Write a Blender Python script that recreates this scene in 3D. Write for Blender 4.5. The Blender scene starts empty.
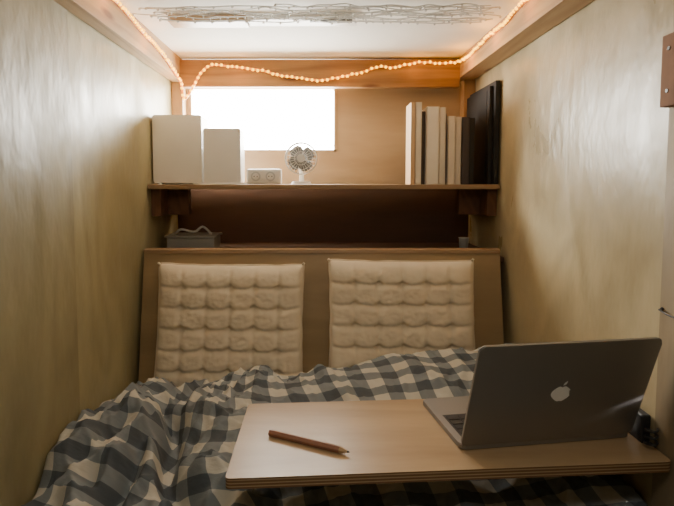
import bpy, bmesh, math, random
from mathutils import Vector, Matrix, noise
random.seed(4)
C = 1.25            # eye height
XL, XR = -0.668, 0.708   # inner faces of the side walls
YB = 2.50           # far wall
YN = -0.75          # added closing wall (behind the photographer)
ZC = C + 0.555      # ceiling
scn = bpy.context.scene
col = scn.collection

# ------------------------------------------------------------------ materials
def newmat(name):
    m = bpy.data.materials.new(name); m.use_nodes = True
    nt = m.node_tree
    b = nt.nodes["Principled BSDF"]
    return m, nt, b

def plain(name, c, rough=0.6, metal=0.0, emis=None, es=0, bump=0.0, bscale=200, var=0.06):
    m, nt, b = newmat(name)
    b.inputs["Roughness"].default_value = rough
    b.inputs["Metallic"].default_value = metal
    tc = nt.nodes.new("ShaderNodeTexCoord")
    n = nt.nodes.new("ShaderNodeTexNoise"); n.inputs["Scale"].default_value = 9
    nt.links.new(tc.outputs["Object"], n.inputs["Vector"])
    r = nt.nodes.new("ShaderNodeValToRGB")
    r.color_ramp.elements[0].position = 0.3; r.color_ramp.elements[1].position = 0.7
    r.color_ramp.elements[0].color = (*[x*(1-var) for x in c], 1)
    r.color_ramp.elements[1].color = (*[min(1, x*(1+var)) for x in c], 1)
    nt.links.new(n.outputs["Fac"], r.inputs["Fac"])
    nt.links.new(r.outputs["Color"], b.inputs["Base Color"])
    if emis:
        b.inputs["Emission Color"].default_value = (*emis, 1)
        b.inputs["Emission Strength"].default_value = es
    if bump:
        n2 = nt.nodes.new("ShaderNodeTexNoise"); n2.inputs["Scale"].default_value = bscale
        nt.links.new(tc.outputs["Object"], n2.inputs["Vector"])
        bp = nt.nodes.new("ShaderNodeBump"); bp.inputs["Strength"].default_value = bump
        bp.inputs["Distance"].default_value = 0.002
        nt.links.new(n2.outputs["Fac"], bp.inputs["Height"])
        nt.links.new(bp.outputs["Normal"], b.inputs["Normal"])
    return m

def wood(name, light, dark, stretch=(6, 6, 0.7), rough=0.42, rings=16.0, ringamt=0.35, knots=False, blotch=0.35, off=0.0, undul=0.0, fine=0.35):
    m, nt, b = newmat(name)
    N = nt.nodes.new; L = nt.links.new
    tc = N("ShaderNodeTexCoord")
    mp = N("ShaderNodeMapping"); mp.inputs["Scale"].default_value = stretch
    mp.inputs["Location"].default_value = (off, off*1.7, off*0.6)
    L(tc.outputs["Object"], mp.inputs["Vector"])
    n1 = N("ShaderNodeTexNoise"); n1.inputs["Scale"].default_value = 0.55
    n1.inputs["Detail"].default_value = 2.5; n1.inputs["Distortion"].default_value = 0.4
    L(mp.outputs[0], n1.inputs["Vector"])
    mul = N("ShaderNodeMath"); mul.operation = 'MULTIPLY'; mul.inputs[1].default_value = rings*6.28
    L(n1.outputs["Fac"], mul.inputs[0])
    sn = N("ShaderNodeMath"); sn.operation = 'SINE'; L(mul.outputs[0], sn.inputs[0])
    mr = N("ShaderNodeMapRange"); mr.inputs[1].default_value = -1; mr.inputs[2].default_value = 1
    L(sn.outputs[0], mr.inputs[0])
    n2 = N("ShaderNodeTexNoise"); n2.inputs["Scale"].default_value = 14; n2.inputs["Detail"].default_value = 4
    L(mp.outputs[0], n2.inputs["Vector"])
    n3 = N("ShaderNodeTexNoise"); n3.inputs["Scale"].default_value = 0.9; n3.inputs["Detail"].default_value = 5
    n3.inputs["Distortion"].default_value = 1.2
    L(mp.outputs[0], n3.inputs["Vector"])
    def mm(a, k):
        x = N("ShaderNodeMath"); x.operation = 'MULTIPLY'; x.inputs[1].default_value = k; L(a, x.inputs[0]); return x.outputs[0]
    def ad(a, c_):
        x = N("ShaderNodeMath"); x.operation = 'ADD'; L(a, x.inputs[0]); L(c_, x.inputs[1]); return x.outputs[0]
    s = ad(ad(mm(mr.outputs[0], ringamt), mm(n2.outputs["Fac"], fine)), mm(n3.outputs["Fac"], blotch*2))
    mr2 = N("ShaderNodeMapRange")
    mr2.inputs[1].default_value = fine*0.34 + blotch*0.66
    mr2.inputs[2].default_value = fine*0.66 + ringamt + blotch*1.34
    L(s, mr2.inputs[0])
    r = N("ShaderNodeValToRGB")
    r.color_ramp.elements[0].color = (*dark, 1); r.color_ramp.elements[1].color = (*light, 1)
    L(mr2.outputs[0], r.inputs["Fac"])
    last = r.outputs["Color"]
    if knots:
        v = N("ShaderNodeTexVoronoi"); v.inputs["Scale"].default_value = 1.0
        mp2 = N("ShaderNodeMapping"); mp2.inputs["Scale"].default_value = tuple(max(2.2, min(9, q*1.6)) for q in stretch)
        L(tc.outputs["Object"], mp2.inputs["Vector"]); L(mp2.outputs[0], v.inputs["Vector"])
        rk = N("ShaderNodeValToRGB")
        rk.color_ramp.elements[0].position = 0.06; rk.color_ramp.elements[1].position = 0.13
        rk.color_ramp.elements[0].color = (0.25, 0.12, 0.05, 1); rk.color_ramp.elements[1].color = (1, 1, 1, 1)
        L(v.outputs["Distance"], rk.inputs["Fac"])
        mx = N("ShaderNodeMix"); mx.data_type = 'RGBA'; mx.blend_type = 'MULTIPLY'; mx.inputs[0].default_value = 0.8
        L(last, mx.inputs[6]); L(rk.outputs["Color"], mx.inputs[7]); last = mx.outputs[2]
    L(last, b.inputs["Base Color"])
    b.inputs["Roughness"].default_value = rough
    bp = N("ShaderNodeBump"); bp.inputs["Strength"].default_value = 0.12; bp.inputs["Distance"].default_value = 0.002
    L(n2.outputs["Fac"], bp.inputs["Height"])
    if undul:
        rr = N("ShaderNodeMapRange"); rr.inputs[1].default_value = 0.3; rr.inputs[2].default_value = 0.7
        rr.inputs[3].default_value = rough-0.10; rr.inputs[4].default_value = rough+0.16
        L(n3.outputs["Fac"], rr.inputs[0]); L(rr.outputs[0], b.inputs["Roughness"])
        n4 = N("ShaderNodeTexNoise"); n4.inputs["Scale"].default_value = 2.6; n4.inputs["Detail"].default_value = 3
        L(mp.outputs[0], n4.inputs["Vector"])
        b0 = N("ShaderNodeBump"); b0.inputs["Strength"].default_value = 1.0; b0.inputs["Distance"].default_value = undul
        L(n4.outputs["Fac"], b0.inputs["Height"]); L(b0.outputs["Normal"], bp.inputs["Normal"])
    L(bp.outputs["Normal"], b.inputs["Normal"])
    return m

WK = dict(rings=7, ringamt=0.18, blotch=0.55, undul=0.0055, fine=0.22)
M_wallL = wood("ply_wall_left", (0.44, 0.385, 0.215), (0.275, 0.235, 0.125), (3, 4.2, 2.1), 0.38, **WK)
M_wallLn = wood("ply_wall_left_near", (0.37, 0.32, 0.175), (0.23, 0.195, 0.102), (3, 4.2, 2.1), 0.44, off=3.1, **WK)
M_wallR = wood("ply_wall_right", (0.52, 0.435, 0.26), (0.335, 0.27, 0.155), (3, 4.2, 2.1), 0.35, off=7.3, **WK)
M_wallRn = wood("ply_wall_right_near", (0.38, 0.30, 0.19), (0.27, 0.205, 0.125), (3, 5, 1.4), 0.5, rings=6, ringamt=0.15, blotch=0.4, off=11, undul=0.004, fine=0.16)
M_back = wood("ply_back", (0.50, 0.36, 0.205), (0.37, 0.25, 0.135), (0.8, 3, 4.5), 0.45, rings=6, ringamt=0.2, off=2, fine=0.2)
M_backshade = wood("ply_back_shade", (0.11, 0.055, 0.029), (0.07, 0.034, 0.018), (0.8, 3, 4.5), 0.65, rings=6, ringamt=0.2, off=4)  # under-shelf shade put into the wood colour, for far wall and ledge
M_beam = wood("pine_beam_along", (0.50, 0.335, 0.165), (0.32, 0.185, 0.08), (14, 0.8, 14), 0.55, rings=7, ringamt=0.3, knots=True)
M_header = wood("pine_header", (0.36, 0.185, 0.055), (0.19, 0.085, 0.02), (0.9, 12, 14), 0.6, rings=8, ringamt=0.35, knots=True)
M_bracket = wood("stained_bracket", (0.20, 0.09, 0.04), (0.12, 0.05, 0.024), (6, 6, 3), 0.7)
M_block = wood("block_wood", (0.26, 0.13, 0.07), (0.17, 0.085, 0.045), (6, 6, 3), 0.85)
M_post = wood("pine_post", (0.45, 0.27, 0.12), (0.30, 0.16, 0.06), (12, 12, 0.9), 0.5, rings=7)
M_shelf = wood("ply_shelf", (0.36, 0.24, 0.13), (0.25, 0.155, 0.08), (0.8, 6, 6), 0.45, rings=8)
M_head = wood("ply_headboard", (0.40, 0.285, 0.15), (0.26, 0.18, 0.09), (0.9, 4, 5), 0.42, rings=6, ringamt=0.2, blotch=0.5, fine=0.2)
M_board = wood("ply_board", (0.54, 0.385, 0.225), (0.39, 0.265, 0.15), (1.2, 6, 6), 0.36, rings=6, ringamt=0.18, blotch=0.5, fine=0.2)
M_ceil = plain("ceiling_paint", (0.90, 0.885, 0.82), 0.7, bump=0.1, var=0.02)
M_floor = wood("floor_board", (0.30, 0.2, 0.12), (0.2, 0.12, 0.07), (6, 0.8, 6), 0.5)
M_white = plain("white_plastic", (0.80, 0.78, 0.73), 0.4, var=0.02)
M_whitegrey = plain("grey_white_plastic", (0.55, 0.55, 0.54), 0.35, var=0.03)
M_dark = plain("dark_plastic", (0.02, 0.02, 0.022), 0.45)
M_black = plain("black_cover", (0.008, 0.0075, 0.007), 0.6)
M_alu = plain("aluminium", (0.31, 0.30, 0.285), 0.50, metal=0.8, var=0.01)
M_screen = plain("dark_screen_glass", (0.01, 0.01, 0.012), 0.1)
M_emblem = plain("emblem_white", (0.85, 0.85, 0.84), 0.3, var=0.01)
M_cotton = plain("cream_cotton", (0.74, 0.635, 0.485), 0.9, bump=0.35, bscale=350, var=0.04)
M_sheet = plain("mattress_ticking", (0.6, 0.57, 0.5), 0.9, bump=0.3)

def plyedge(name):
    m, nt, b = newmat(name)
    N = nt.nodes.new; L = nt.links.new
    tc = N("ShaderNodeTexCoord"); s = N("ShaderNodeSeparateXYZ"); L(tc.outputs["Object"], s.inputs[0])
    a = N("ShaderNodeMath"); a.operation = 'MULTIPLY'; a.inputs[1].default_value = 2*math.pi/0.0062; L(s.outputs["Z"], a.inputs[0])
    si = N("ShaderNodeMath"); si.operation = 'SINE'; L(a.outputs[0], si.inputs[0])
    r = N("ShaderNodeValToRGB"); r.color_ramp.elements[0].position = 0.3; r.color_ramp.elements[1].position = 0.6
    r.color_ramp.elements[0].color = (0.18, 0.095, 0.04, 1); r.color_ramp.elements[1].color = (0.42, 0.29, 0.165, 1)
    L(si.outputs[0], r.inputs["Fac"]); L(r.outputs["Color"], b.inputs["Base Color"])
    b.inputs["Roughness"].default_value = 0.6
    return m
M_edge = plyedge("ply_edge")

def checkmat():
    m, nt, b = newmat("gingham_cotton")
    N = nt.nodes.new; L = nt.links.new
    uv = N("ShaderNodeUVMap"); uv.uv_map = "UVMap"
    s = N("ShaderNodeSeparateXYZ"); L(uv.outputs[0], s.inputs[0])
    outs = []
    for ax in ("X", "Y"):
        d = N("ShaderNodeMath"); d.operation = 'DIVIDE'; d.inputs[1].default_value = 0.098; L(s.outputs[ax], d.inputs[0])
        f = N("ShaderNodeMath"); f.operation = 'FRACT'; L(d.outputs[0], f.inputs[0])
        g = N("ShaderNodeMath"); g.operation = 'GREATER_THAN'; g.inputs[1].default_value = 0.5; L(f.outputs[0], g.inputs[0])
        outs.append(g.outputs[0])
    a = N("ShaderNodeMath"); a.operation = 'ADD'; L(outs[0], a.inputs[0]); L(outs[1], a.inputs[1])
    h = N("ShaderNodeMath"); h.operation = 'MULTIPLY'; h.inputs[1].default_value = 0.5; L(a.outputs[0], h.inputs[0])
    r = N("ShaderNodeValToRGB"); r.color_ramp.interpolation = 'CONSTANT'
    e = r.color_ramp.elements
    e[0].position = 0; e[0].color = (0.56, 0.54, 0.48, 1)
    e[1].position = 0.3; e[1].color = (0.205, 0.23, 0.25, 1)
    k = e.new(0.8); k.color = (0.082, 0.098, 0.116, 1)
    L(h.outputs[0], r.inputs["Fac"]); L(r.outputs["Color"], b.inputs["Base Color"])
    b.inputs["Roughness"].default_value = 0.9
    n = N("ShaderNodeTexNoise"); n.inputs["Scale"].default_value = 40; n.inputs["Detail"].default_value = 4
    L(uv.outputs[0], n.inputs["Vector"])
    bp = N("ShaderNodeBump"); bp.inputs["Strength"].default_value = 0.35; bp.inputs["Distance"].default_value = 0.008
    L(n.outputs["Fac"], bp.inputs["Height"]); L(bp.outputs["Normal"], b.inputs["Normal"])
    return m
M_check = checkmat()

# ------------------------------------------------------------------ mesh helpers
def obj_from_bm(name, bm, mats, smooth=False):
    bmesh.ops.recalc_face_normals(bm, faces=bm.faces)
    me = bpy.data.meshes.new(name); bm.to_mesh(me); bm.free()
    if not isinstance(mats, (list, tuple)): mats = [mats]
    for m in mats: me.materials.append(m)
    if smooth:
        for p in me.polygons: p.use_smooth = True
    o = bpy.data.objects.new(name, me); col.objects.link(o)
    return o

def add_box(bm, x0, x1, y0, y1, z0, z1, mi=0, bevel=0.0, seg=2, rot=None, piv=None):
    r = bmesh.ops.create_cube(bm, size=1)
    vs = r["verts"]
    for v in vs:
        v.co = Vector((x0+(v.co.x+.5)*(x1-x0), y0+(v.co.y+.5)*(y1-y0), z0+(v.co.z+.5)*(z1-z0)))
    if bevel:
        es = list({e for v in vs for e in v.link_edges})
        rb = bmesh.ops.bevel(bm, geom=es, offset=bevel, segments=seg, profile=0.7, affect='EDGES')
        vs = list({v for f in rb["faces"] for v in f.verts} | {v for v in vs if v.is_valid})
        allf = {f for v in vs for f in v.link_faces}
        vs = list({v for f in allf for v in f.verts})
    fs = {f for v in vs for f in v.link_faces}
    for f in fs: f.material_index = mi
    if rot is not None:
        bmesh.ops.rotate(bm, verts=vs, cent=piv, matrix=rot)
    return vs

def box(name, x0, x1, y0, y1, z0, z1, mat, bevel=0.0, seg=2):
    bm = bmesh.new(); add_box(bm, x0, x1, y0, y1, z0, z1, 0, bevel, seg)
    return obj_from_bm(name, bm, mat)

def prism(bm, poly, z0, z1, mi_top=0, mi_side=0, axis='z'):
    f3 = (lambda p, t: Vector((p[0], p[1], t))) if axis == 'z' else (lambda p, t: Vector((p[0], t, p[1])))
    a = [bm.verts.new(f3(p, z0)) for p in poly]; b_ = [bm.verts.new(f3(p, z1)) for p in poly]
    f = bm.faces.new(a); f.material_index = mi_top
    f = bm.faces.new(b_); f.material_index = mi_top
    n = len(poly)
    for i in range(n):
        f = bm.faces.new([a[i], a[(i+1) % n], b_[(i+1) % n], b_[i]]); f.material_index = mi_side
    return a+b_

def rrect(x0, x1, y0, y1, r, n=6):
    pts = []
    for cx, cy, a0 in ((x1-r, y1-r, 0), (x0+r, y1-r, 90), (x0+r, y0+r, 180), (x1-r, y0+r, 270)):
        for i in range(n+1):
            a = math.radians(a0+90*i/n); pts.append((cx+r*math.cos(a), cy+r*math.sin(a)))
    return pts

def cyl(bm, c, r, h, axis='z', seg=32, r2=None, mi=0):
    rr = bmesh.ops.create_cone(bm, cap_ends=True, segments=seg, radius1=r, radius2=r if r2 is None else r2, depth=h)
    M = Matrix.Identity(3)
    if axis == 'y': M = Matrix.Rotation(math.radians(-90), 3, 'X')
    if axis == 'x': M = Matrix.Rotation(math.radians(90), 3, 'Y')
    for v in rr["verts"]: v.co = M @ v.co + Vector(c)
    for f in {f for v in rr["verts"] for f in v.link_faces}: f.material_index = mi
    return rr["verts"]

def tube(bm, pts, r, seg=6, mi=0, closed=False):
    pts = [Vector(p) for p in pts]; n = len(pts); rings = []
    up = Vector((0.13, 0.21, 0.97)).normalized()
    for i, p in enumerate(pts):
        if closed: t = pts[(i+1) % n]-pts[i-1]
        else: t = pts[min(i+1, n-1)]-pts[max(i-1, 0)]
        t.normalize()
        u = t.cross(up)
        if u.length < 1e-3: u = t.cross(Vector((1, 0, 0)))
        u.normalize(); w = t.cross(u)
        rad = r[i] if isinstance(r, (list, tuple)) else r
        rings.append([bm.verts.new(p+u*rad*math.cos(2*math.pi*k/seg)+w*rad*math.sin(2*math.pi*k/seg)) for k in range(seg)])
    m = n if closed else n-1
    for i in range(m):
        a, b_ = rings[i], rings[(i+1) % n]
        for k in range(seg):
            f = bm.faces.new([a[k], a[(k+1) % seg], b_[(k+1) % seg], b_[k]]); f.material_index = mi; f.smooth = True
    if not closed:
        bm.faces.new(rings[0]).material_index = mi; bm.faces.new(rings[-1][::-1]).material_index = mi

def catmull(P, step):
    P = [Vector(p) for p in P]; Q = [P[0]]+P+[P[-1]]; out = []
    for i in range(1, len(Q)-2):
        a, b_, c, d = Q[i-1:i+3]; n = max(2, int((c-b_).length/step))
        for k in range(n):
            t = k/n
            out.append(0.5*((2*b_)+(c-a)*t+(2*a-5*b_+4*c-d)*t*t+(3*b_-a-3*c+d)*t**3))
    out.append(P[-1]); return out

def group(name, objs, loc=(0, 0, 0), rotz=0.0):
    e = bpy.data.objects.new(name, None); e.empty_display_size = 0.05; col.objects.link(e)
    e.location = loc; e.rotation_euler = (0, 0, rotz)
    for o in objs: o.parent = e
    return e

def autosmooth(o, ang=35):
    me = o.data
    for p in me.polygons: p.use_smooth = True
    me.set_sharp_from_angle(angle=math.radians(ang))

def ss(t):
    t = max(0.0, min(1.0, t)); return t*t*(3-2*t)

# ------------------------------------------------------------------ room shell
T = 0.05
ZS = C-0.006
box("floor", XL-T, XR+T, YN-T, YB+T, -0.05, 0.0, M_floor)
box("ceiling", XL-T, XR+T, YN-T, YB+T, ZC, ZC+0.05, M_ceil)
SL, SR = 1.43, 1.075
bm = bmesh.new()
add_box(bm, XL-T, XL, SL+0.0015, YB+T, 0, ZC, 0)
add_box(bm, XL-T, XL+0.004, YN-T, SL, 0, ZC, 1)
add_box(bm, XL-T, XL-0.004, SL-0.01, SL+0.01, 0, ZC, 0)
obj_from_bm("wall_left", bm, [M_wallL, M_wallLn])
bm = bmesh.new()
add_box(bm, XR, XR+T, SR+0.002, YB+T, 0, ZC, 0)
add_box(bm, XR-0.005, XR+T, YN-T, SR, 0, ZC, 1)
obj_from_bm("wall_right", bm, [M_wallR, M_wallRn])
box("added_wall_near", XL, XR, YN-T, YN, 0, ZC, M_wallLn)  # added, closes the open end to keep sky light out
WX0, WX1, WZ0, WZ1 = -0.605, 0.082, C+0.146, C+0.445
bm = bmesh.new()
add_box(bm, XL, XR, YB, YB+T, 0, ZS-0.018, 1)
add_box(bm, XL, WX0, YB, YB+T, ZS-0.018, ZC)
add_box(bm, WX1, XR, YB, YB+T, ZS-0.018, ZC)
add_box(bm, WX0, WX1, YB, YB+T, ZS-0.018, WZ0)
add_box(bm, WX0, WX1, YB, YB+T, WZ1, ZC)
obj_from_bm("wall_far", bm, [M_back, M_backshade])
bm = bmesh.new()
for a in ((WX0-0.0, WX0+0.010, WZ0, WZ1), (WX1-0.012, WX1, WZ0, WZ1), (WX0, WX1, WZ0, WZ0+0.010), (WX0, WX1, WZ1-0.01, WZ1)):
    add_box(bm, a[0], a[1], YB-0.004, YB+T, a[2], a[3], 0, 0.001, 1)
obj_from_bm("window_1", bm, M_board)

box("trim_1", XL+0.004, XL+0.052, YN, YB, C+0.455, ZC, M_beam, 0.002)
box("trim_2", XR-0.085, XR-0.005, YN, YB, C+0.465, ZC, M_beam, 0.002)
box("trim_3", XL+0.052, XR-0.085, 2.38, 2.425, C+0.425, C+0.545, M_header, 0.002)
box("trim_4", XL, XL+0.05, 2.43, YB, C-0.02, C+0.455, M_post, 0.002)
box("trim_5", XR-0.05, XR, 2.43, YB, C-0.02, C+0.465, M_post, 0.002)

# ------------------------------------------------------------------ bed
box("bed_base", XL+0.01, XR-0.01, 0.0, 2.02, 0.0, 0.26, M_post, 0.004)
bm = bmesh.new(); add_box(bm, XL+0.012, XR-0.012, 0.02, 1.86, 0.26, 0.50, 0, 0.03, 4)
o = obj_from_bm("mattress", bm, M_sheet); autosmooth(o)

def duvet_z(x, y):
    z = 0.580
    z += 0.040*ss((y-1.10)/0.45)
    z -= 0.035*ss((0.05-x)/0.5)*ss((y-1.50)/0.2)
    z += 0.085*ss((x+0.1)/0.6)*ss((y-1.38)/0.3)
    z += 0.050*math.exp(-((x+0.53)/0.13)**2-((y-1.42)/0.18)**2)
    z += 0.045*math.exp(-((x+0.22)/0.09)**2-((y-1.35)/0.40)**2)
    z += 0.030*math.exp(-((x+0.12)/0.20)**2-((y-1.62)/0.12)**2)
    xc = -0.30-0.37*(y-1.10)+0.02*math.sin(y*14)
    z -= 0.100*math.exp(-((x-xc)/0.028)**2)*ss((1.66-y)/0.2)
    xc2 = -0.49+0.16*(y-1.10)+0.02*math.sin(y*11+1)
    z -= 0.038*math.exp(-((x-xc2)/0.02)**2)*ss((1.5-y)/0.2)
    z -= 0.020*ss((-0.48-x)/0.12)*ss((1.28-y)/0.2)
    z += 0.014*ss((-0.54-x)/0.08)*ss((1.50-y)/0.1)
    z -= 0.030*ss((-0.60-x)/0.06)*ss((y-1.54)/0.12)
    return z

def folds(x, y):
    w = Vector((x*1.3+5, y*1.3, 0.3))
    wx = noise.noise(w)*0.22; wy = noise.noise(w+Vector((9, 3, 1)))*0.22
    a = 0
    p = Vector(((x+wx)*6.5+(y+wy)*2.2, (y+wy)*3.0-(x+wx)*1.2, 1.7))
    a += (0.5-abs(noise.noise(p)))*0.055
    p = Vector(((x+wx)*15-(y+wy)*7.0, (y+wy)*7.0+(x+wx)*3, 4.7))
    a += (0.45-abs(noise.noise(p)))*0.034
    p = Vector((x*26+y*12, y*16-x*6, 8))
    a += (0.4-abs(noise.noise(p)))*0.014
    return a-0.038

NX, NY = 340, 340
bm = bmesh.new(); uvl = bm.loops.layers.uv.new("UVMap")
X0, X1, Y0, Y1 = XL+0.007, XR-0.010, 0.35, 1.80
grid = []; UV = {}
for j in range(NY+1):
    row = []
    for i in range(NX+1):
        u = i/NX; v = j/NY
        x = X0+(X1-X0)*u; y = Y0+(Y1-Y0)*v
        z = duvet_z(x, y)+folds(x, y)*(1.45 if x < -0.15 else 1.45-0.6*ss((x+0.15)/0.3))
        if x > -0.26 and y < 1.42:
            k = ss((x+0.26)/0.06)*ss((1.42-y)/0.08)
            z = z*(1-k)+min(z, 0.655)*k
        e = min(v, 1-v)*(Y1-Y0); ex = min(u, 1-u)*(X1-X0)
        if e < 0.05: z -= 0.07*(1-math.sqrt(max(0, 1-(1-e/0.05)**2)))
        if ex < 0.015: z -= 0.012*(1-math.sqrt(max(0, 1-(1-ex/0.015)**2)))
        z = max(z, 0.508)
        n = Vector((x*3, y*3, 2.2))
        ang = -0.10+0.50*ss((-0.12-x)/0.35)
        lx, ly = x+0.25, y-1.4
        uu = lx*math.cos(ang)-ly*math.sin(ang)+0.05*noise.noise(n)+0.45*(z-0.6)
        vv = lx*math.sin(ang)+ly*math.cos(ang)+0.05*noise.noise(n+Vector((7, 7, 7)))+0.75*(z-0.6)
        vert = bm.verts.new((x, y, z)); UV[vert] = (uu+3, vv+3)
        row.append(vert)
    grid.append(row)
for j in range(NY):
    for i in range(NX):
        f = bm.faces.new([grid[j][i], grid[j][i+1], grid[j+1][i+1], grid[j+1][i]]); f.smooth = True
        for l in f.loops: l[uvl].uv = UV[l.vert]
border = [grid[0][i] for i in range(NX+1)]+[grid[j][NX] for j in range(1, NY+1)]+[grid[NY][i] for i in range(NX-1, -1, -1)]+[grid[j][0] for j in range(NY-1, 0, -1)]
low = []
for v_ in border:
    w = bm.verts.new((v_.co.x, v_.co.y, 0.502)); UV[w] = (UV[v_][0], UV[v_][1]-(v_.co.z-0.502)); low.append(w)
n = len(border)
for i in range(n):
    f = bm.faces.new([border[i], border[(i+1) % n], low[(i+1) % n], low[i]]); f.smooth = True
    for l in f.loops: l[uvl].uv = UV[l.vert]
obj_from_bm("checked_duvet", bm, M_check)

# headboard, leaning --------------------------------------------------
lean = math.atan2(0.10, 0.48)
def headframe(x, t, s):
    return Vector((x, 1.872+s*math.sin(lean)-t*math.cos(lean), 0.52+s*math.cos(lean)+t*math.sin(lean)*-1))
bm = bmesh.new()
def add_tilted(bm, x0, x1, t0, t1, s0, s1, mi, bev=0.001):
    vs = add_box(bm, x0, x1, t0, t1, s0, s1, mi, bev, 1)
    for v in vs: v.co = headframe(v.co.x, v.co.y, v.co.z)
add_tilted(bm, XL+0.012, XR-0.030, -0.018, 0.0, 0.0, 0.490, 0)
add_tilted(bm, XL+0.012, XR-0.030, -0.018, 0.006, 0.478, 0.492, 1)
obj_from_bm("headboard", bm, [M_head, M_shelf])

# tufted cushions -----------------------------------------------------
def cushion(name, xc, s0, W=0.52, H=0.455, roll=0.0, seed=0):
    bm = bmesh.new(); n = 132; Tm = 0.040; NC, NR = 6, 6
    def depth(u, v):
        p = max(0, 1-abs(u)**10)**0.5*max(0, 1-abs(v)**10)**0.5
        a = (u+1)/2*NC; b_ = (v+1)/2*NR
        fa = a-round(a); fb = b_-round(b_)
        ia, ib = round(a), round(b_)
        d = 1.0
        if 0 < ib < NR: d -= 0.17*math.exp(-(fb/0.11)**2)
        if 0 < ia < NC: d -= 0.13*math.exp(-(fa/0.10)**2)
        if 0 < ia < NC and 0 < ib < NR:
            rr = math.sqrt(fa*fa+fb*fb)
            d -= 0.50*math.exp(-(rr/0.16)**1.4)
        nz = noise.noise(Vector((u*5+seed, v*5, 1)))*0.08+noise.noise(Vector((u*18+seed, v*18, 4)))*0.05
        return Tm*p*max(0.06, d+nz*p)
    F = {}; Bk = {}
    for j in range(n+1):
        for i in range(n+1):
            u = i/n*2-1; v = j/n*2-1
            pin = 1-0.022*math.cos(v*math.pi/2); pinv = 1-0.018*math.cos(u*math.pi/2)
            x = u*W/2*pin+0.003*noise.noise(Vector((v*4+seed, u*2, 3)))
            s = v*H/2*pinv+0.003*noise.noise(Vector((u*4+seed, v*2, 6)))
            x2 = x*math.cos(roll)-s*math.sin(roll); s2 = x*math.sin(roll)+s*math.cos(roll)
            d = depth(u, v)
            F[i, j] = bm.verts.new(headframe(xc+x2, 0.038+d, s0+H/2+s2))
            if i in (0, n) or j in (0, n): Bk[i, j] = F[i, j]
            else: Bk[i, j] = bm.verts.new(headframe(xc+x2, 0.038-min(d, 0.034), s0+H/2+s2))
    for j in range(n):
        for i in range(n):
            for G in (F, Bk):
                f = bm.faces.new([G[i, j], G[i+1, j], G[i+1, j+1], G[i, j+1]]); f.smooth = True
    for a in range(1, NC):
        for b_ in range(1, NR):
            u = a/NC*2-1; v = b_/NR*2-1
            x, s = u*W/2*0.985, v*H/2*0.985
            x2 = x*math.cos(roll)-s*math.sin(roll); s2 = x*math.sin(roll)+s*math.cos(roll)
            c = headframe(xc+x2, 0.038+depth(u, v), s0+H/2+s2)
            bmesh.ops.create_uvsphere(bm, u_segments=8, v_segments=5, radius=0.0045, matrix=Matrix.Translation(c))
    rim = []
    for k in range(160):
        t = k/160*4; q = int(t); f_ = (t-q)*2-1
        u, v = ((f_, 1), (1, -f_), (-f_, -1), (-1, f_))[q]
        pin = 1-0.022*math.cos(v*math.pi/2); pinv = 1-0.018*math.cos(u*math.pi/2)
        x = u*W/2*pin+0.003*noise.noise(Vector((v*4+seed, u*2, 3))); s = v*H/2*pinv+0.003*noise.noise(Vector((u*4+seed, v*2, 6)))
        x2 = x*math.cos(roll)-s*math.sin(roll); s2 = x*math.sin(roll)+s*math.cos(roll)
        rim.append(headframe(xc+x2, 0.038, s0+H/2+s2))
    tube(bm, rim, 0.0035, 6, closed=True)
    for sx in (-1, 1):
        x, s = sx*W/2*0.99, H/2*0.99
        p0 = headframe(xc+x, 0.038, s0+H/2+s)
        p1 = headframe(xc+x*1.02, 0.040, s0+H/2+s+0.008)
        tube(bm, [p0, (p0+p1)/2+Vector((0, -0.002, 0)), p1], 0.005, 6)
    return obj_from_bm(name, bm, M_cotton, True)
cushion("tufted_cushion", -0.322, 0.000, seed=1, W=0.530, H=0.450, roll=-0.008)
cushion("tufted_cushion", 0.300, 0.012, seed=5, W=0.528, H=0.452, roll=-0.006)

# ------------------------------------------------------------------ shelf, lower ledge, cleats
bm = bmesh.new()
add_box(bm, XL+0.003, XR-0.006, 2.055, YB-0.0705, ZS-0.018, ZS, 0, 0.0015, 1)
obj_from_bm("shelf", bm, M_shelf)
box("ledge_shelf", XL+0.003, XR-0.003, 2.00, YB-0.002, 0.950, 0.968, M_backshade, 0.001)
bm = bmesh.new()
add_box(bm, XL+0.002, XL+0.040, 2.10, 2.42, ZS-0.125, ZS-0.019, 0, 0.002)
add_box(bm, XL+0.040, XL+0.125, 2.20, 2.245, ZS-0.125, ZS-0.019, 0, 0.002)
add_box(bm, XR-0.040, XR-0.002, 2.10, 2.42, ZS-0.125, ZS-0.019, 0, 0.002)
add_box(bm, XR-0.125, XR-0.040, 2.20, 2.245, ZS-0.125, ZS-0.019, 0, 0.002)
obj_from_bm("shelf_brackets", bm, M_bracket)

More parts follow.
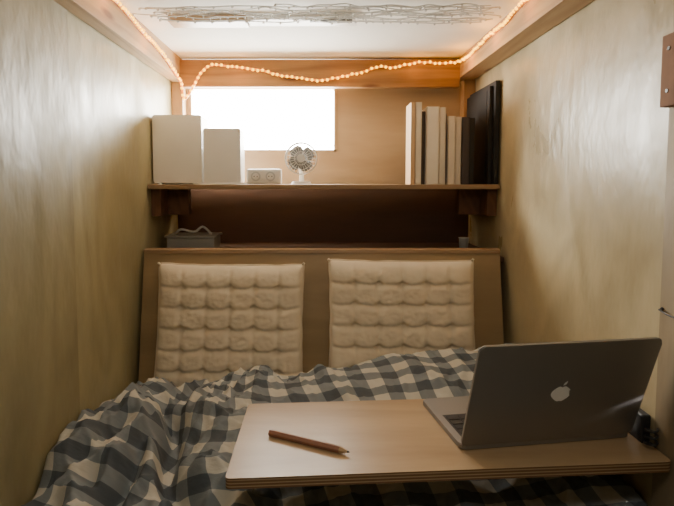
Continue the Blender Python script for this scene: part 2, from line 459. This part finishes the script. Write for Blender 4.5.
# ------------------------------------------------------------------ things on the shelf
def speaker(name, x0, x1, y, d, h):
    bm = bmesh.new()
    prism(bm, rrect(x0, x1, ZS+0.006, ZS+h, 0.008), y, y+d, axis='y')
    bmesh.ops.bevel(bm, geom=[e for e in bm.edges if abs(e.verts[0].co.y-e.verts[1].co.y) < 1e-6], offset=0.003, segments=2, affect='EDGES')
    body = obj_from_bm(name+"_body", bm, M_white); autosmooth(body)
    bm = bmesh.new(); xm = (x0+x1)/2
    prism(bm, rrect(x0+0.02, x1-0.02, y+0.02, y+d-0.02, 0.02), ZS+0.0003, ZS+0.0065)
    foot = obj_from_bm(name+"_foot", bm, M_whitegrey)
    bm = bmesh.new()
    prism(bm, rrect(x0+0.012, x1-0.012, ZS+0.018, ZS+h-0.012, 0.006), y-0.0012, y-0.0001, axis='y')
    pan = obj_from_bm(name+"_front_panel", bm, M_white)
    bm = bmesh.new()
    cyl(bm, (xm, y+d+0.001, ZS+h*0.3), 0.012, 0.002, 'y', mi=0)
    soc = obj_from_bm(name+"_socket", bm, M_dark)
    return group(name, [body, foot, pan, soc])
speaker("white_speaker", -0.660, -0.466, 2.115, 0.13, 0.275)
speaker("white_speaker", -0.454, -0.308, 2.090, 0.11, 0.220)
bm = bmesh.new()
tube(bm, catmull([(-0.50, 2.12, ZS+0.0035), (-0.48, 2.08, ZS+0.0035), (-0.42, 2.075, ZS+0.0035), (-0.34, 2.078, ZS+0.0035), (-0.29, 2.09, ZS+0.0035), (-0.262, 2.14, ZS+0.0035)], 0.01), 0.003)
obj_from_bm("speaker_cable", bm, M_white, True)

bm = bmesh.new(); add_box(bm, -0.287, -0.150, 2.10, 2.16, ZS+0.0005, ZS+0.062, 0, 0.012, 4)
cb = obj_from_bm("case", bm, M_white); autosmooth(cb)
bm = bmesh.new()
for xx in (-0.250, -0.192):
    cyl(bm, (xx, 2.0985, ZS+0.032), 0.019, 0.004, 'y', mi=0)
    cyl(bm, (xx, 2.0960, ZS+0.032), 0.013, 0.003, 'y', mi=1)
    for s in (-1, 1): cyl(bm, (xx+s*0.006, 2.0943, ZS+0.032), 0.0022, 0.001, 'y', seg=12, mi=2)
dl = obj_from_bm("dials", bm, [M_whitegrey, M_white, M_dark])
group("plug_socket_box", [cb, dl])

# desk fan
fx, fy, fz, fr = -0.071, 2.12, ZS+0.103, 0.062
bm = bmesh.new()
for yy, rr in ((fy-0.018, fr), (fy+0.018, fr), (fy-0.024, fr*0.72), (fy-0.027, fr*0.42)):
    tube(bm, [(fx+rr*math.cos(a*math.pi/24), yy, fz+rr*math.sin(a*math.pi/24)) for a in range(48)], 0.0024 if rr == fr else 0.0010, 6, closed=True)
for k in range(24):
    a = k*math.pi/12; c, s = math.cos(a), math.sin(a)
    tube(bm, [(fx+c*0.014, fy-0.028, fz+s*0.014), (fx+c*fr*.45, fy-0.027, fz+s*fr*.45), (fx+c*fr*.8, fy-0.024, fz+s*fr*.8), (fx+c*fr, fy-0.016, fz+s*fr), (fx+c*fr, fy+0.018, fz+s*fr)], 0.0009, 5)
    tube(bm, [(fx+c*fr, fy+0.018, fz+s*fr), (fx+c*0.02, fy+0.03, fz+s*0.02)], 0.0009, 5)
cage = obj_from_bm("cage", bm, M_white)
bm = bmesh.new()
cyl(bm, (fx, fy-0.029, fz), 0.016, 0.005, 'y'); cyl(bm, (fx, fy+0.036, fz), 0.024, 0.032, 'y', r2=0.016)
hub = obj_from_bm("motor_hub", bm, M_white); autosmooth(hub)
bm = bmesh.new()
for k in range(4):
    a0 = k*math.pi/2+0.4; rows = []
    for i in range(7):
        r = 0.010+0.044*i/6; wdt = 0.35+0.45*math.sin(math.pi*min(1, i/6*0.8+0.15))
        rows.append([bm.verts.new((fx+r*math.cos(a0+wdt*t+0.25*i/6), fy+0.014*t*(1-0.3*i/6), fz+r*math.sin(a0+wdt*t+0.25*i/6))) for t in (-1, -.5, 0, .5, 1)])
    for i in range(6):
        for q in range(4): bm.faces.new([rows[i][q], rows[i][q+1], rows[i+1][q+1], rows[i+1][q]])
cyl(bm, (fx, fy, fz), 0.012, 0.030, 'y')
M_blade = plain("grey_fan_blade", (0.15, 0.155, 0.16), 0.35)
bl = obj_from_bm("blades", bm, M_blade, True)
bm = bmesh.new()
cyl(bm, (fx, fy+0.01, ZS+0.0065), 0.042, 0.012, 'z', r2=0.036)
tube(bm, [(fx, fy+0.035, ZS+0.01), (fx, fy+0.038, ZS+0.04), (fx, fy+0.040, ZS+0.085), (fx, fy+0.036, fz)], [0.011, 0.009, 0.008, 0.008], 12)
st = obj_from_bm("stand", bm, M_white); autosmooth(st)
group("desk_fan", [cage, hub, bl, st])

# books
bookcols = [(0.60, 0.40, 0.22), (0.72, 0.65, 0.53), (0.10, 0.07, 0.05), (0.78, 0.74, 0.65), (0.66, 0.61, 0.52), (0.16, 0.12, 0.10), (0.70, 0.63, 0.52), (0.52, 0.40, 0.27), (0.60, 0.54, 0.46), (0.05, 0.04, 0.04)]
bmats = [plain("book_cover_%d" % i, c, 0.6) for i, c in enumerate(bookcols)]
M_page = plain("paper_pages", (0.72, 0.67, 0.56), 0.9)
allm = bmats+[M_page, M_black]
bm = bmesh.new()
def book(x0, th, h, y0, d, mi, inner=10):
    c = min(0.003, th*0.18); z0 = ZS+0.0005
    add_box(bm, x0, x0+c, y0, y0+d, z0, z0+h, mi, 0.0006, 1)
    add_box(bm, x0+th-c, x0+th, y0, y0+d, z0, z0+h, mi, 0.0006, 1)
    add_box(bm, x0, x0+th, y0, y0+c, z0, z0+h, mi, 0.0012, 2)
    add_box(bm, x0+c*.6, x0+th-c*.6, y0+c, y0+d-0.004, z0+0.003, z0+h-0.003, inner, 0.0, 1)
x = 0.362
for th, h, yy, d, mi in ((0.017, 0.322, 2.10, 0.12, 0), (0.024, 0.322, 2.10, 0.12, 1), (0.018, 0.290, 2.13, 0.18, 2), (0.048, 0.304, 2.095, 0.20, 3), (0.026, 0.302, 2.10, 0.20, 4),  # third one set back, gap's shade put into its dark cover
                         (0.008, 0.28, 2.12, 0.2, 5), (0.028, 0.268, 2.10, 0.19, 6), (0.024, 0.266, 2.105, 0.19, 8)):
    book(x, th, h, yy, d, mi); x += th+0.001
book(x, 0.030, 0.264, 2.10, 0.22, 9); x += 0.031
book(x, 0.022, 0.262, 2.11, 0.22, 11); x += 0.023
obj_from_bm("row_of_books", bm, allm)
bm = bmesh.new()
add_box(bm, 0.668, 0.682, 2.10, 2.42, ZS+0.0005, ZS+0.385, 0, 0.002, 2)
add_box(bm, 0.683, 0.701, 2.075, 2.425, ZS+0.0005, ZS+0.402, 0, 0.002, 2)
tube(bm, [(0.667, 2.13+0.0, ZS+0.03), (0.667, 2.13, ZS+0.37)], 0.0015, 6)
obj_from_bm("black_portfolio_folders", bm, M_black)

# ------------------------------------------------------------------ under-shelf items on the ledge
ZL = 0.9685
M_clear = plain("cloudy_plastic", (0.30, 0.30, 0.28), 0.3)
bm = bmesh.new(); add_box(bm, -0.625, -0.43, 2.16, 2.30, ZL, ZL+0.058, 0, 0.006, 3)
a = obj_from_bm("tub", bm, M_clear); autosmooth(a)
bm = bmesh.new(); add_box(bm, -0.632, -0.423, 2.153, 2.307, ZL+0.058, ZL+0.066, 0, 0.003, 2)
b2 = obj_from_bm("lid", bm, M_clear); autosmooth(b2)
bm = bmesh.new()
tube(bm, catmull([(-0.60, 2.2, ZL+0.070), (-0.57, 2.18, ZL+0.090), (-0.52, 2.2, ZL+0.078), (-0.49, 2.22, ZL+0.098), (-0.45, 2.2, ZL+0.070)], 0.008), 0.005)
c3 = obj_from_bm("cord", bm, M_whitegrey, True)
group("storage_tub", [a, b2, c3])
bm = bmesh.new()
prof = [(0.0, 0.0), (0.017, 0.0), (0.020, 0.05), (0.022, 0.052), (0.0215, 0.054), (0.018, 0.052), (0.015, 0.004), (0, 0.004)]
rg = [[bm.verts.new((0.605+max(r, 1e-4)*math.cos(k*math.pi/12), 2.2+max(r, 1e-4)*math.sin(k*math.pi/12), ZL+0.0003+z)) for k in range(24)] for r, z in prof]
for i in range(len(rg)-1):
    for k in range(24): bm.faces.new([rg[i][k], rg[i][(k+1) % 24], rg[i+1][(k+1) % 24], rg[i+1][k]])
obj_from_bm("small_cup", bm, M_whitegrey, True)

# ------------------------------------------------------------------ lap board
ZB = C-0.55
bm = bmesh.new()
quad = [Vector((-0.176, 0.950)), Vector((0.700, 1.010)), Vector((0.700, 1.345)), Vector((-0.176, 1.285))]
poly = []
for i in range(4):
    p = quad[i]; a = (quad[i-1]-p).normalized(); b_ = (quad[(i+1) % 4]-p).normalized(); r = 0.012
    for k in range(6):
        t = k/5; poly.append(tuple((p+a*r)*(1-t)**2+p*2*t*(1-t)+(p+b_*r)*t*t))
prism(bm, poly, ZB-0.021, ZB, 0, 1)
obj_from_bm("plywood_lap_board", bm, [M_board, M_edge])

# carpenter pencil
bm = bmesh.new()
pa = Vector((-0.108, 1.118, ZB+0.0072)); pb = Vector((0.062, 1.034, ZB+0.0072))
d = (pb-pa).normalized()
tube(bm, [pa, pa+d*0.002, pb-d*0.022], [0.0060, 0.0071, 0.0071], 6, mi=0)
tube(bm, [pb-d*0.022, pb-d*0.005], [0.0070, 0.0024], 6, mi=1)
tube(bm, [pb-d*0.005, pb], [0.0024, 0.0008], 6, mi=2)
o = obj_from_bm("wooden_pencil", bm, [plain("pencil_varnish", (0.30, 0.145, 0.095), 0.35), plain("pencil_bare_wood", (0.5, 0.33, 0.18), 0.7), M_dark])
for p in o.data.polygons: p.use_smooth = False

# ------------------------------------------------------------------ laptop
LW, LD, LL = 0.386, 0.236, 0.245
parts = []
bm = bmesh.new()
prism(bm, rrect(0, LW, 0, LD, 0.012), 0.0015, 0.0125)
bmesh.ops.bevel(bm, geom=[e for e in bm.edges if abs(e.verts[0].co.z-e.verts[1].co.z) < 1e-6], offset=0.002, segments=2, affect='EDGES')
for fx_, fy_ in ((0.03, 0.03), (LW-0.03, 0.03), (0.03, LD-0.03), (LW-0.03, LD-0.03)):
    cyl(bm, (fx_, fy_, 0.001), 0.006, 0.002, 'z', 12)
o = obj_from_bm("base", bm, M_alu); autosmooth(o); parts.append(o)
bm = bmesh.new()
add_box(bm, 0.016, LW-0.016, 0.018, 0.140, 0.0120, 0.01262, 0)
rows = [14, 14, 14, 13, 12]
for r_, nk in enumerate(rows):
    kw_ = (LW-0.040)/nk
    for k in range(nk):
        x0 = 0.020+k*kw_; y0 = 0.022+r_*0.0225
        add_box(bm, x0+0.001, x0+kw_-0.001, y0, y0+0.0195, 0.0126, 0.0142, 0, 0.0004, 1)
parts.append(obj_from_bm("keyboard", bm, M_dark))
bm = bmesh.new(); prism(bm, rrect(LW/2-0.055, LW/2+0.055, 0.150, 0.225, 0.004), 0.0124, 0.0128)
parts.append(obj_from_bm("trackpad", bm, M_whitegrey))
bm = bmesh.new(); cyl(bm, (LW/2, 0.004, 0.0125), 0.0045, LW*0.78, 'x', 16)
parts.append(obj_from_bm("hinge", bm, M_dark))
lid = []
bm = bmesh.new()
prism(bm, rrect(0, LW, 0.002, LL, 0.011), -0.006, 0.0, axis='y')
bmesh.ops.bevel(bm, geom=[e for e in bm.edges if abs(e.verts[0].co.y-e.verts[1].co.y) < 1e-6], offset=0.0018, segments=2, affect='EDGES')
o = obj_from_bm("lid", bm, M_alu); autosmooth(o); lid.append(o)
bm = bmesh.new(); prism(bm, rrect(0.006, LW-0.006, 0.012, LL-0.006, 0.006), 0.0, 0.0007, axis='y')
lid.append(obj_from_bm("display", bm, M_screen))
bm = bmesh.new()
sc_ = 0.0200; cx, cz = LW/2, LL*0.50
def ap(a):
    r = 1.0+0.06*math.cos(2*a)+0.04*math.cos(4*a)
    x_ = r*math.cos(a)*1.0; z_ = r*math.sin(a)*1.03
    z_ -= 0.20*math.exp(-(x_/0.22)**2) if z_ > 0 else -0.10*math.exp(-(x_/0.2)**2)
    x_ *= 1.0-0.14*max(0, -z_)
    return Vector((x_, z_))
out = [ap(2*math.pi*k/96+math.pi) for k in range(96)]
bc, br = Vector((1.28, 0.12)), 0.46
ins = [i for i, p in enumerate(out) if (p-bc).length < br]
i0, i1 = ins[0], ins[-1]
A = math.atan2(out[i0].y-bc.y, out[i0].x-bc.x) % (2*math.pi); B = math.atan2(out[i1].y-bc.y, out[i1].x-bc.x) % (2*math.pi)
arc = [bc+br*Vector((math.cos(A+(B-A)*t/12), math.sin(A+(B-A)*t/12))) for t in range(13)]
out = out[:i0]+arc+out[i1+1:]
vs = [bm.verts.new((cx+p.x*sc_, -0.0064, cz+p.y*sc_)) for p in out]
f = bm.faces.new(vs); bmesh.ops.triangulate(bm, faces=[f])
leaf = [(0.02+0.0, 1.02), (0.10, 1.32), (0.40, 1.60), (0.42, 1.35), (0.30, 1.12)]
bm.faces.new([bm.verts.new((cx+p[0]*sc_, -0.0064, cz+p[1]*sc_)) for p in leaf])
lid.append(obj_from_bm("lid_emblem", bm, M_emblem))
for o in lid:
    o.rotation_euler = (math.radians(18.5), 0, 0); o.location = (0, 0.004, 0.0115)
parts += lid
group("laptop", parts, (0.291, 1.052, ZB+0.0003), math.radians(8.5))

# black charger with coiled cable beside the laptop, standing against the wall
bm = bmesh.new(); add_box(bm, 0.680, 0.7005, 1.082, 1.150, ZB+0.0005, ZB+0.062, 0, 0.006, 3)
a = obj_from_bm("brick", bm, M_dark); autosmooth(a)
bm = bmesh.new()
tube(bm, [(0.688+0.010*math.cos(t*0.5), 1.062+0.014*math.sin(t*0.5), ZB+0.004+0.0011*t) for t in range(38)], 0.0025, 6)
b2 = obj_from_bm("coiled_cable", bm, M_dark, True)
group("laptop_charger", [a, b2])

# ------------------------------------------------------------------ wall block on the right, hook
xw = XR-0.005
bm = bmesh.new(); add_box(bm, xw-0.022, xw-0.0003, 0.90, 1.072, C+0.150, C+0.290, 0, 0.003, 2)
a = obj_from_bm("block", bm, M_block)
bm = bmesh.new(); cyl(bm, (xw-0.0225, 1.050, C+0.262), 0.004, 0.002, 'x', 16); cyl(bm, (xw-0.0225, 1.050, C+0.180), 0.004, 0.002, 'x', 16)
b2 = obj_from_bm("screws", bm, M_dark)
group("wooden_wall_block", [a, b2])
bm = bmesh.new()
tube(bm, [(xw-0.001, 1.068, C-0.257), (xw-0.012, 1.060, C-0.257), (xw-0.016, 1.03, C-0.259), (xw-0.016, 0.99, C-0.261), (xw-0.010, 0.97, C-0.257)], 0.0018, 8)
cyl(bm, (xw-0.0015, 1.066, C-0.257), 0.004, 0.002, 'x', 16)
obj_from_bm("wall_hook", bm, M_dark)

# ------------------------------------------------------------------ ceiling slat + clear cable bundle
bm = bmesh.new()
add_box(bm, -0.50, -0.24, 1.79, 1.865, ZC-0.022, ZC-0.0005, 0, 0.002)
add_box(bm, -0.238, 0.13, 1.79, 1.865, ZC-0.016, ZC-0.0005, 1, 0.002)
add_box(bm, -0.03, 0.11, 1.785, 1.80, ZC-0.024, ZC-0.0165, 2, 0.001)
obj_from_bm("ceiling_slat", bm, [M_board, M_white, M_dark])
M_clearc = plain("clear_cable", (0.94, 0.93, 0.90), 0.12)
M_clearc.node_tree.nodes["Principled BSDF"].inputs["Transmission Weight"].default_value = 0.35
bm = bmesh.new()
for q in range(12):
    y0 = 1.60+0.014*q; P = []
    xs0 = random.uniform(-0.58, -0.5) if q % 3 else random.uniform(-0.2, 0.1); xs1 = random.uniform(0.48, 0.58)
    k = 16
    for i in range(k):
        P.append((xs0+(xs1-xs0)*i/(k-1), y0+random.uniform(-.007, .007), ZC-0.028-random.uniform(0, 0.010)))
    pts = catmull(P, 0.012); tube(bm, pts, 0.0018, 5)
    for p in pts[::4]:
        bmesh.ops.create_icosphere(bm, subdivisions=1, radius=0.0042, matrix=Matrix.Translation(p-Vector((0, 0, 0.003))))
obj_from_bm("unlit_string_lights", bm, M_clearc, True)

# ------------------------------------------------------------------ fairy lights
xl = XL+0.052+0.008; xr = XR-0.085-0.008
path = [(xl, 1.35, ZC-0.010), (xl, 1.63, ZC-0.012), (xl, 1.85, C+0.520), (xl, 2.05, C+0.505), (xl, 2.25, C+0.47), (-0.600, 2.34, C+0.43),
        (-0.592, 2.355, C+0.37), (-0.565, 2.36, C+0.40), (-0.52, 2.365, C+0.48), (-0.475, 2.367, C+0.516), (-0.40, 2.368, C+0.512), (-0.257, 2.37, C+0.495), (-0.17, 2.37, C+0.472), (-0.083, 2.37, C+0.462), (0.0, 2.37, C+0.452),
        (0.09, 2.37, C+0.465), (0.18, 2.37, C+0.485), (0.266, 2.37, C+0.510), (0.33, 2.37, C+0.508), (0.44, 2.37, C+0.530), (0.53, 2.37, C+0.525), (0.59, 2.365, C+0.528),
        (xr, 2.30, C+0.525), (xr, 2.15, C+0.522), (xr, 1.955, C+0.530), (xr, 1.80, C+0.528), (xr, 1.66, C+0.542), (xr, 1.40, C+0.54)]
pts = catmull(path, 0.007)
bm = bmesh.new(); tube(bm, pts, 0.0048, 8)
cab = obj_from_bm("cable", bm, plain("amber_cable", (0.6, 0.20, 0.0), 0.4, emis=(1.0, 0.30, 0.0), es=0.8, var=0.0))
M_bulb = plain("warm_bulb", (1, 0.5, 0.05), 0.3, emis=(1.0, 0.47, 0.0), es=6.0, var=0.0)
bm = bmesh.new()
for i, p in enumerate(pts):
    if i % 3 == 0:
        s_ = Vector((0.004 if p.y < 2.34 and p.x < 0 else (-0.004 if p.y < 2.34 else 0), -0.004 if p.y >= 2.34 else 0, random.uniform(-.004, .002)))
        bmesh.ops.create_icosphere(bm, subdivisions=2, radius=0.0060, matrix=Matrix.Translation(p+s_))
bul = obj_from_bm("bulbs", bm, M_bulb, True)
group("fairy_lights", [cab, bul])

# ------------------------------------------------------------------ light
w = bpy.data.worlds.new("sky"); scn.world = w; w.use_nodes = True
bg = w.node_tree.nodes["Background"]; bg.inputs[0].default_value = (1.0, 0.97, 0.88, 1); bg.inputs[1].default_value = 66
def area(name, loc, rot, sx, sy, e, c, portal=False):
    l = bpy.data.lights.new(name, 'AREA'); l.shape = 'RECTANGLE'; l.size = sx; l.size_y = sy; l.energy = e; l.color = c
    if portal: l.cycles.is_portal = True
    o = bpy.data.objects.new(name, l); col.objects.link(o); o.location = loc; o.rotation_euler = rot
    return o
area("window_sky_portal", ((WX0+WX1)/2, YB+0.055, (WZ0+WZ1)/2), (math.radians(-90), 0, 0), WX1-WX0, WZ1-WZ0, 1, (1, 1, 1), True)
fill = area("added_fill", (0.05, 0.25, 1.77), (math.radians(45), 0, 0), 0.6, 0.35, 2.2, (1.0, 0.93, 0.80))  # added fill light above the camera, no fixture there
fill.data.spread = math.radians(115)
for i, (p, e_) in enumerate([((xl+0.03, 2.27, C+0.42), 0.45), ((xl+0.03, 1.9, C+0.48), 0.3), ((xl+0.03, 1.55, C+0.51), 0.2), ((xr-0.03, 2.2, C+0.49), 0.4), ((xr-0.03, 1.9, C+0.50), 0.3), ((xr-0.03, 1.6, C+0.51), 0.2), ((0.1, 2.33, C+0.46), 0.12), ((-0.35, 2.33, C+0.48), 0.15), ((0.42, 2.33, C+0.50), 0.12)]):
    l = bpy.data.lights.new("fairy_glow", 'POINT'); l.energy = e_; l.color = (1, 0.36, 0.01); l.shadow_soft_size = 0.02
    o = bpy.data.objects.new("fairy_glow", l); col.objects.link(o); o.location = p

# ------------------------------------------------------------------ camera
cd = bpy.data.cameras.new("camera"); cam = bpy.data.objects.new("camera", cd); col.objects.link(cam)
cam.location = (0, 0, C); cam.rotation_euler = (math.radians(90-4), 0, 0)
cd.sensor_width = 36; cd.lens = 36*529/674; cd.shift_x = 18/674; cd.shift_y = -33/674
cd.clip_start = 0.02
scn.camera = cam
